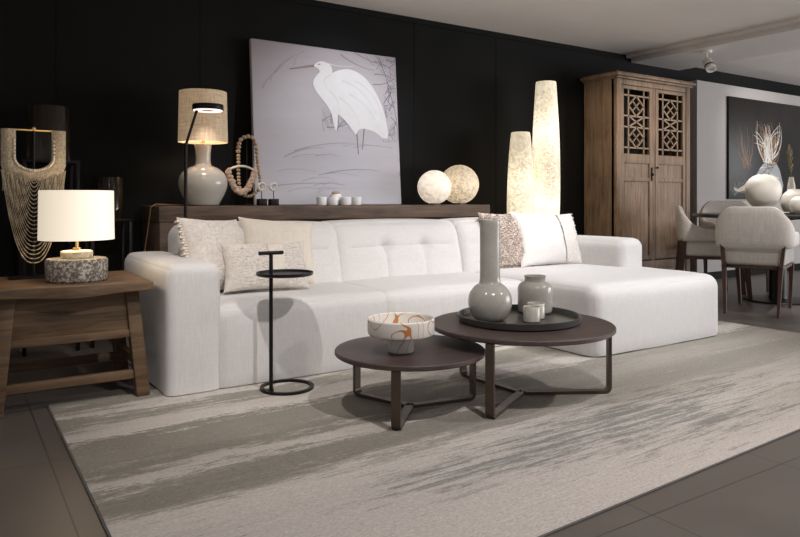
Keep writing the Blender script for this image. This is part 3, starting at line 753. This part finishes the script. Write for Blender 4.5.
# ================================================================== HERON PAINTING
m, nt, b = new_mat('misty_canvas'); v = coords(nt)
sx_ = nt.nodes.new('ShaderNodeSeparateXYZ'); nt.links.new(v, sx_.inputs[0])
n = noise(nt, coords(nt, (.7, 1, 6)), 2.2, 4); g = math_n(nt, 'ADD', math_n(nt, 'MULTIPLY', sx_.outputs[2], -.55), math_n(nt, 'ADD', .55, math_n(nt, 'MULTIPLY', n, .35)))
nt.links.new(ramp(nt, g, [(.0, (.39, .35, .37)), (.45, (.48, .45, .48)), (.8, (.57, .56, .60))]), b.inputs['Base Color']); b.inputs['Roughness'].default_value = .85
M['canvas'] = m
eg = plain('egret_white', (.70, .68, .69), .8, 0, .03); eg2 = plain('egret_shadow', (.62, .60, .615), .8, 0, .03)
bk_ = plain('beak_brown', (.24, .19, .18), .8); rd = plain('reed_grey', (.20, .185, .21), .8); rd2 = plain('reed_faint', (.335, .31, .335), .8); rd3 = plain('ripple', (.40, .375, .40), .8); rdm = plain('seal_red', (.45, .18, .15), .8)
PX0, PX1, PY, PZ0, PZ1 = 1.788, 3.010, 4.578, CZ+.004, 2.034
pt = thing('painting', 'large square canvas of a white heron standing on the console against the black wall', 'painting', (PX0, PY, PZ0))
bm = B(); box(bm, (0, 0, 0), (PX1-PX0, .04, PZ1-PZ0), .003); obj('canvas', bm, M['canvas'], pt); pt.rotation_euler.x = rad(-4.3)
def pc(cx, cy):   # canvas sketch units -> metres on the canvas
    u = (cx-31)/(466-31); top = 24+(u)*(78-24); bot = 522-(u)*2
    uu = u*4.83/(5.50-.67*u)   # undo the foreshortening of the sketch
    return (uu*(PX1-PX0), (bot-cy)/(bot-top)*(PZ1-PZ0))
bm = B()
for pts in (((60, 175), (130, 105)), ((85, 150), (150, 80)), ((100, 130), (190, 62)), ((160, 105), (190, 60)), ((150, 362), (330, 338)), ((120, 380), (240, 352)), ((60, 470), (300, 462)), ((240, 430), (400, 420))):
    stroke(bm, curve_pts(pc(*pts[0]), pc(*pts[1]), .02), .010, .003, -.0012, 4)
for a, c_, s in (((405, 72), (440, 170), .02), ((440, 170), (464, 330), .02), ((300, 70), (400, 118), -.02), ((340, 62), (420, 100), -.01), ((400, 130), (455, 150), .02), ((395, 160), (462, 140), -.02), ((430, 190), (462, 160), .01), ((455, 230), (425, 190), .01), ((440, 240), (463, 200), 0), ((445, 260), (463, 290), .01), ((450, 300), (463, 260), .0), ((240, 272), (275, 255), .01), ((250, 290), (330, 270), -.02), ((280, 300), (320, 260), .01), ((400, 90), (460, 120), .01), ((415, 75), (432, 130), .0)):
    stroke(bm, curve_pts(pc(*a), pc(*c_), s), .007, .002, -.0014, 3)
def shape(pts, y, mi):
    pp = [pc(*p) for p in pts]; bb = []
    for i in range(len(pp)):
        p0, p1, p2, p3 = pp[i-1], pp[i], pp[(i+1) % len(pp)], pp[(i+2) % len(pp)]
        for k in range(3):
            tt = k/3; bb.append(tuple(.5*((2*b_)+(-a+c)*tt+(2*a-5*b_+4*c-d)*tt*tt+(-a+3*b_-3*c+d)*tt**3) for a, b_, c, d in zip(p0, p1, p2, p3)))
    f = poly(bm, [(x, y, z) for x, z in bb], mi); bmesh.ops.triangulate(bm, faces=[f])
shape([(262, 140), (275, 126), (300, 117), (325, 116), (350, 125), (372, 142), (392, 168), (408, 198), (420, 230), (429, 268), (434, 318), (417, 322), (396, 305), (366, 295), (346, 298), (338, 312), (328, 300), (312, 277), (296, 260), (286, 252), (270, 230), (250, 190)], -.0020, 0)
shape([(240, 122), (262, 126), (272, 138), (276, 170), (285, 225), (284, 275), (279, 302), (272, 282), (267, 252), (254, 226), (236, 202), (220, 180), (214, 160), (220, 142)], -.0022, 0)
shape([(218, 106), (226, 97), (240, 92), (256, 96), (270, 107), (273, 120), (268, 134), (250, 136), (238, 128), (230, 114)], -.0024, 0)
for a, c_, s in (((268, 134), (262, 180), -.05), ((262, 180), (288, 250), .03), ((300, 150), (400, 250), .05), ((320, 190), (405, 290), .04), ((290, 200), (350, 285), .03), ((340, 150), (418, 270), .06)):
    stroke(bm, curve_pts(pc(*a), pc(*c_), s), .012, .003, -.0027, 1)
poly(bm, [(x, -.0022, z) for x, z in (pc(143, 118), pc(146, 114), pc(222, 101), pc(222, 109))], 2)
stroke(bm, curve_pts(pc(258, 98), pc(342, 105), -.012), .006, .002, -.0022, 0)
for a, c_ in (((340, 300), (343, 372)), ((363, 295), (355, 358))): stroke(bm, curve_pts(pc(*a), pc(*c_), 0), .010, .006, -.0018, 2)
stroke(bm, curve_pts(pc(230, 101), pc(238, 101), 0), .008, .008, -.0026, 2)
stroke(bm, curve_pts(pc(464, 385), pc(466, 405), 0), .007, .007, -.0015, 3); stroke(bm, curve_pts(pc(465, 424), pc(465, 436), 0), .012, .012, -.0015, 5)
rr = random.Random(3)
for i in range(60):
    x = rr.uniform(395, 462); y = rr.uniform(70, 330); an = rr.uniform(-1.2, 1.2); L_ = rr.uniform(14, 34)
    if x < 432 and y > 110: continue
    x2 = min(464, x+L_*math.cos(an)); stroke(bm, curve_pts(pc(x, y), pc(x2, y+L_*math.sin(an)), rr.uniform(-.15, .15)), .007, .002, -.0012, rr.choice([3, 4, 4]))
for i in range(16):
    x = rr.uniform(235, 325); y = rr.uniform(255, 305); stroke(bm, curve_pts(pc(x, y), pc(x+rr.uniform(8, 22), y+rr.uniform(-16, 4)), .1), .006, .002, -.0011, 4)
for i in range(12):
    x = rr.uniform(60, 330); y = rr.uniform(340, 500); stroke(bm, curve_pts(pc(x, y), pc(x+rr.uniform(40, 120), y+rr.uniform(-8, 4)), .02), .008, .003, -.0010, 6)
for v in bm.verts:
    v.co.x = min(max(v.co.x, .006), PX1-PX0-.006); v.co.z = min(max(v.co.z, .006), PZ1-PZ0-.006)
obj('heron_picture', bm, [eg, eg2, bk_, rd, rd2, rdm, rd3], pt, smooth=False)

# ================================================================== CABINET
cab = thing('wedding_cabinet', 'tall antique brown wooden cabinet with two lattice doors', 'cabinet', (5.83, 4.5, 0)); KO = (-5.83, -4.5, 0)
def kp(name, bm, m=None, parent=None): return obj(name, bm, m or M['cab'], parent or cab, loc=KO if not parent else (0, 0, 0))
x0, x1, yf, yb, zt = 5.255, 6.40, 4.30, 4.70, 2.035
bm = B()
bm.free()
for xa, xb in ((x0, x0+.03), (x1-.03, x1)):
    bm = B(); box(bm, (xa, yf+.03, .10), (xb, yb, zt), .003); kp('side_panel', bm)
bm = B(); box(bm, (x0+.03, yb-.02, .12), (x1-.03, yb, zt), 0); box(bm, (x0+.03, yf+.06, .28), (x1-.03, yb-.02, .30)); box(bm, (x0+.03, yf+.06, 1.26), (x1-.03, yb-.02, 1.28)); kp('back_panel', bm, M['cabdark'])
for xa, xb in ((x0, x0+.065), (x1-.065, x1)):
    bm = B(); box(bm, (xa, yf, 0), (xb, yf+.065, zt), .006); kp('post', bm)
for xa, xb in ((x0, x0+.06), (x1-.06, x1)):
    bm = B(); box(bm, (xa, yb-.06, 0), (xb, yb, .12), .004); kp('foot', bm)
bm = B(); box(bm, (x0+.06, yf+.01, .20), (x1-.06, yf+.045, .285), .004); box(bm, (x0+.06, yf+.008, 1.985), (x1-.06, yf+.05, zt), .004); box(bm, (5.80, yf+.012, .285), (5.842, yf+.05, 1.985), .004)
kp('face_rail', bm)
bm = B()
box(bm, (x0-.015, yf-.02, zt), (x1+.015, yb+.01, zt+.022), .006); box(bm, (x0-.04, yf-.045, zt+.02), (x1+.04, yb+.02, zt+.05), .010); box(bm, (x0-.02, yf-.02, zt+.05), (x1+.02, yb+.01, zt+.062), .004)
kp('cornice', bm)
bm = B(); box(bm, (x0+.06, yf+.012, .09), (x1-.06, yf+.035, .20), .008); kp('apron', bm)
def door(a, b_):
    d0 = yf+.008; d1 = yf+.034
    bm = B(); s = .048
    box(bm, (a, d0, .295), (a+s, d1, 1.98), .003); box(bm, (b_-s, d0, .295), (b_, d1, 1.98), .003)
    zs = [(.295, .335), (1.06, 1.095), (1.235, 1.325), (1.945, 1.98)]
    for za, zb in zs: box(bm, (a+s-.002, d0+.001, za), (b_-s+.002, d1-.001, zb), .003)
    for za, zb in ((.335, 1.06), (1.095, 1.235)): box(bm, (a+s-.002, d0+.012, za), (b_-s+.002, d1-.004, zb))
    o = kp('door', bm)
    # lattice
    bm = B(); la, lb, za, zb = a+s, b_-s, 1.325, 1.945; W = lb-la; H = zb-za; y = (d0+d1)/2; t = .016
    P = lambda u, v_: (la+u*W, y, za+v_*H)
    def lb_(u0, v0, u1, v1, tt=t): bar(bm, P(u0, v0), P(u1, v1), tt, .014, .002, up=(0, 1, 0))
    for u in (.2, .8): lb_(u, 0, u, 1)
    for v_ in (.095, .415, .585, .905): lb_(0, v_, 1, v_)
    for v0, v1 in ((.095, .415), (.585, .905)):
        vm = (v0+v1)/2
        lb_(.2, vm, .5, v1); lb_(.5, v1, .8, vm); lb_(.8, vm, .5, v0); lb_(.5, v0, .2, vm)
        q = (v1-v0)/4
        lb_(.35, vm+q, .65, vm-q, .012); lb_(.35, vm-q, .65, vm+q, .012)
    lb_(.2, .415, .8, .585); lb_(.2, .585, .8, .415)
    l_ = obj('lattice', bm, M['cab2'], o)
    return o
M['cab2'] = wood('lattice_wood', (.17, .115, .075), (.33, .24, .165), (18, 18, 4), .6, .2)
dl = door(x0+.066, 5.799); dr = door(5.843, x1-.066)
bm = B(); box(bm, (5.772, yf-.004, 1.07), (5.792, yf+.010, 1.20), .003); ball(bm, (5.782, yf-.008, 1.13), .013); obj('handle', bm, M['black'], dl)
bm = B(); ball(bm, (5.862, yf-.004, 1.20), .012); obj('handle', bm, M['black'], dr)

# ================================================================== RIGHT PICTURE
ph = thing('picture', 'dark still-life picture with pale figure and golden plumes hanging on the grey wall', 'painting', (7.378, 4.470, .891))
bm = B(); box(bm, (0, 0, 0), (1.75, .028, 1.167), .003); obj('panel', bm, plain('dark_picture', (.014, .012, .011), .35, 0, .3, 3, 0, spec=.2), ph)
bm = B()
def qc(cx, cy): # sketch units on the picture
    px = 720+cx/4.125; py = 90+cy/4.13
    k = (px-729)/71.0
    return (k*1.50*(1+.12*k)/1.12, (199-py)/(199-96-.0*k)*1.167)
rnd = random.Random(5)
for i in range(70):
    a = qc(rnd.uniform(185, 215), rnd.uniform(270, 300)); e = qc(rnd.uniform(140, 265), rnd.uniform(110, 230)); stroke(bm, curve_pts(a, e, rnd.uniform(-.12, .12)), .026, .003, -.001-.00002*i, rnd.choice([0, 0, 3]))
for i in range(26):
    a = qc(rnd.uniform(95, 135), rnd.uniform(290, 330)); e = qc(rnd.uniform(60, 135), rnd.uniform(130, 240)); stroke(bm, curve_pts(a, e, rnd.uniform(-.05, .05)), .012, .003, -.001-.00002*i, rnd.choice([0, 1]))
pb = [(152, 348), (165, 325), (180, 300), (195, 290), (235, 288), (252, 320), (268, 390), (262, 420), (160, 420)]
f = poly(bm, [(qc(*p)[0], -.002, qc(*p)[1]) for p in pb], 2)
for i in range(34):
    a = qc(rnd.uniform(188, 222), rnd.uniform(270, 296)); e = qc(rnd.gauss(203, 9), rnd.uniform(118, 230)); stroke(bm, curve_pts(a, e, rnd.uniform(-.05, .05)), .020, .004, -.0021-.00002*i, rnd.choice([3, 3, 4]))
pb = [(55, 400), (75, 408), (100, 392), (112, 380), (112, 412), (80, 420), (62, 416)]
f = poly(bm, [(qc(*p)[0], -.0022, qc(*p)[1]) for p in pb], 4)
for i in range(20):
    a = qc(rnd.uniform(45, 120), rnd.uniform(370, 440)); e = qc(rnd.uniform(45, 150), rnd.uniform(350, 420)); stroke(bm, curve_pts(a, e, .02), .02, .004, -.0009-.00002*i, 5)
for i in range(14):
    a = qc(rnd.uniform(160, 250), rnd.uniform(310, 400)); e = qc(rnd.uniform(180, 230), rnd.uniform(290, 320)); stroke(bm, curve_pts(a, e, .02), .02, .006, -.0024-.00002*i, rnd.choice([3, 2, 1]))
obj('still_life', bm, [plain('paint_gold', (.20, .11, .045), .4), plain('paint_brown', (.085, .05, .03), .4), plain('paint_bluegrey', (.30, .32, .33), .4), plain('paint_white', (.62, .60, .55), .4), plain('paint_bone', (.42, .36, .28), .4), plain('paint_green', (.03, .032, .015), .4)], ph, smooth=False)

# ================================================================== DINING
DT = .757; tcx, tcy = 6.06, 3.22
dt = thing('dining_table', 'round black dining table with pedestal base at the right', 'table', (tcx, tcy, 0))
bm = B(); lathe(bm, [(0, DT-.03), (.67, DT-.03), (.69, DT-.018), (.69, DT-.006), (.682, DT), (0, DT)], (0, 0, 0), 80); obj('tabletop', bm, plain('black_oak', (.014, .012, .011), .35), dt)
bm = B(); lathe(bm, [(0, .02), (.075, .02), (.07, .05), (.068, DT-.06), (.20, DT-.035), (.20, DT-.03), (0, DT-.03)], (0, 0, 0), 40); obj('column', bm, M['black'], dt)
bm = B(); lathe(bm, [(0, 0), (.27, 0), (.275, .006), (.27, .014), (.07, .024), (0, .024)], (0, 0, 0), 56); obj('base', bm, M['black'], dt)
chf = linen('chair_fabric', (.63, .59, .55), .09, 130, .35)
def chair(label, x, y, face_deg, sc=1):
    t = thing('dining_chair', label, 'chair', (x, y, 0), rad(face_deg-90), 'upholstered dining chairs'); t.scale = (sc*.82, sc*.95, sc)
    # wrap-around shell: plan path from one arm front round the back to the other
    bm = B(); path = []
    for i in range(49):
        s = -1+2*i/48
        a = abs(s)
        if a < .36: xx, yy_ = .235*a/.36, -.315+.012*(a/.36)**2
        elif a < .56:
            q = (a-.36)/.20*PI/2; xx, yy_ = .235+.075*math.sin(q), -.303+.085*(1-math.cos(q))
        else:
            k = (a-.56)/.44; xx, yy_ = .31-.01*k, -.218+.40*k
        path.append((math.copysign(xx, s), yy_, a))
    rows = []
    for i, (xx, yy_, a) in enumerate(path):
        p0 = path[max(0, i-1)]; p1 = path[min(48, i+1)]
        tx, ty = p1[0]-p0[0], p1[1]-p0[1]; L_ = math.hypot(tx, ty); nx, ny = ty/L_, -tx/L_     # outward
        k = min(1, max(0, (a-.26)/.42)); k = k*k*(3-2*k)
        zt_ = .83-.20*k; zb_ = .505+.012*k
        end = 1-.35*max(0, (a-.93)/.07)
        lean = .02*(1-k)
        th = .028*end
        sec = []
        for q in range(16):
            an = 2*PI*q/16; cx_ = math.copysign(abs(math.cos(an))**.6, math.cos(an)); sz_ = math.copysign(abs(math.sin(an))**.45, math.sin(an))
            zz = (zt_+zb_)/2+(zt_-zb_)/2*sz_*(1 if a < .93 else end); of = cx_*th + lean*(zz-zb_)/(.33)
            sec.append(bm.verts.new((xx+nx*of, yy_+ny*of, zz)))
        rows.append(sec)
    for r0, r1 in zip(rows, rows[1:]):
        for q in range(16): bm.faces.new([r0[q], r0[(q+1) % 16], r1[(q+1) % 16], r1[q]])
    bm.faces.new(rows[0]); bm.faces.new(rows[-1][::-1])
    obj('backrest', bm, chf, t)
    bm = B(); rbox(bm, (-.265, -.285, .375), (.265, .265, .505), .035, .06, lambda co, u: co+Vector((0, 0, .012*(u.z > .5)*(16*u.x*(1-u.x)*u.y*(1-u.y))**.5))); obj('seat', bm, chf, t)
    bm = B(); box(bm, (-.255, -.275, .350), (.255, .255, .376), .005); obj('seat_frame', bm, M['walnut'], t)
    for sx in (-1, 1):
        bm = B(); bar(bm, (sx*.262, -.298, .530), (sx*.240, -.31, .36), .028, .040, .005, 1.05, up=(0, 1, 0)); bar(bm, (sx*.240, -.31, .37), (sx*.222, -.345, 0), .036, .042, .006, .62, up=(0, 1, 0)); obj('leg', bm, M['walnut'], t)
        bm = B(); bar(bm, (sx*.245, .235, .37), (sx*.225, .275, 0), .040, .038, .006, .62, up=(0, 1, 0)); obj('leg', bm, M['walnut'], t)
    return t
chair('light grey upholstered dining chair with its back to the sofa, nearest of the dining chairs', 5.41, 3.025, 20)
chair('light grey dining chair side-on between cabinet and black dining table', 5.85, 3.675, -52, 1.0)
chair('light grey dining chair mostly hidden behind the black table', 6.62, 3.93, 230, 1.05)
wc = plain('white_matt_ceramic', (.66, .62, .55), .55, 0, .05, 10, .1)
D1 = DT+.001
bm = B(); lathe(bm, smoothprof([(0, 0), (.06, 0), (.072, .02), (.085, .065), (.125, .120), (.147, .195), (.134, .268), (.092, .322), (.045, .344), (.03, .342), (0, .335)], 6), (0, 0, 0), 48)
tag(obj('round_vase', bm, wc, loc=(5.965, 3.30, D1)), 'large round cream vase on the black dining table', 'vase', 'white pottery on the dining table')
bm = B(); lathe(bm, smoothprof([(0, 0), (.06, 0), (.095, .04), (.11, .10), (.095, .165), (.06, .20), (.05, .215), (.04, .21), (0, .18)], 5), (0, 0, 0), 40)
tag(obj('vase', bm, wc, loc=(6.22, 3.16, D1)), 'medium white rounded vase behind the smaller one at the right edge of dining table', 'vase', 'white pottery on the dining table')
bm = B(); lathe(bm, smoothprof([(0, 0), (.05, 0), (.082, .035), (.092, .08), (.080, .125), (.045, .15), (.035, .145), (0, .13)], 5), (0, 0, 0), 40)
tag(obj('vase', bm, wc, loc=(5.98, 2.98, D1)), 'small white globe-shaped vase at the front right of the dining table', 'vase', 'white pottery on the dining table')
bm = B(); lathe(bm, [(0, 0), (.03, 0), (.034, .01), (.032, .25), (.022, .30), (.018, .33), (.015, .33), (.014, .28), (0, .27)], (0, 0, 0), 28)
tag(obj('bottle', bm, wc, loc=(6.36, 3.26, D1)), 'slim white bottle vase holding a dried plume on the dining table', 'vase', 'white pottery on the dining table')
t = thing('dried_plume', 'dried beige feathery plume standing in the slim white bottle', 'plant', (6.36, 3.26, D1+.28))
bm = B(); tube(bm, [(0, 0, 0), (-.005, 0, .10), (-.02, 0, .22), (-.045, 0, .34)], .003, 6); obj('stem', bm, plain('straw', (.25, .2, .1), .8), t)
bm = B()
for k in range(90):
    f_ = k/89; z = .09+.25*f_; x = -.005-.04*f_**1.5; an = random.uniform(0, 2*PI); L_ = .03*math.sin(PI*min(1, f_*.9+.1))+.006
    tube(bm, [(x, 0, z), (x+L_*.7*math.cos(an), L_*.7*math.sin(an), z+L_*1.1)], .0025, 4)
obj('plume', bm, plain('plume_beige', (.36, .30, .19), .9), t)['kind'] = 'stuff'
bm = B(); lathe(bm, [(0, 0), (.035, 0), (.055, .018), (.052, .02), (.03, .008), (0, .007)], (0, 0, 0), 28)
tag(obj('dish', bm, wc, loc=(5.87, 3.08, D1)), 'tiny white dish beside the round cream vase on the dining table', 'dish', 'white pottery on the dining table')

# ================================================================== TRACK SPOT
tsp = plain('white_enamel', (.75, .74, .72), .4)
t = thing('track_spotlight', 'small white spotlight hanging from the ceiling beam above the cabinet', 'lamp', (6.17, 3.97, 2.335))
t.scale = (1.25, 1.25, 1.1)
bm = B(); lathe(bm, [(0, -.022), (.04, -.022), (.04, 0), (0, 0)], (0, 0, 0), 24); obj('ceiling_mount', bm, tsp, t)
bm = B(); tube(bm, [(0, 0, -.02), (0, 0, -.085)], .008, 10); obj('stem', bm, tsp, t)
d = Vector((-.35, -.55, -.75)).normalized(); q = Vector((0, 0, -1)).rotation_difference(d)
bm = B(); lathe(bm, [(0, .06), (.032, .06), (.035, .055), (.038, -.06), (.038, -.068), (.030, -.068), (.028, -.04), (0, -.035)], (0, 0, 0), 28)
for v in bm.verts: v.co = q @ v.co + Vector((.0, -.02, -.125))
obj('head', bm, tsp, t)
bm = B(); lathe(bm, [(.0375, -.018), (.0395, -.018), (.0395, -.032), (.0375, -.032)], (0, 0, 0), 28)
for v in bm.verts: v.co = q @ v.co + Vector((.0, -.02, -.125))
obj('band', bm, M['black'], t)
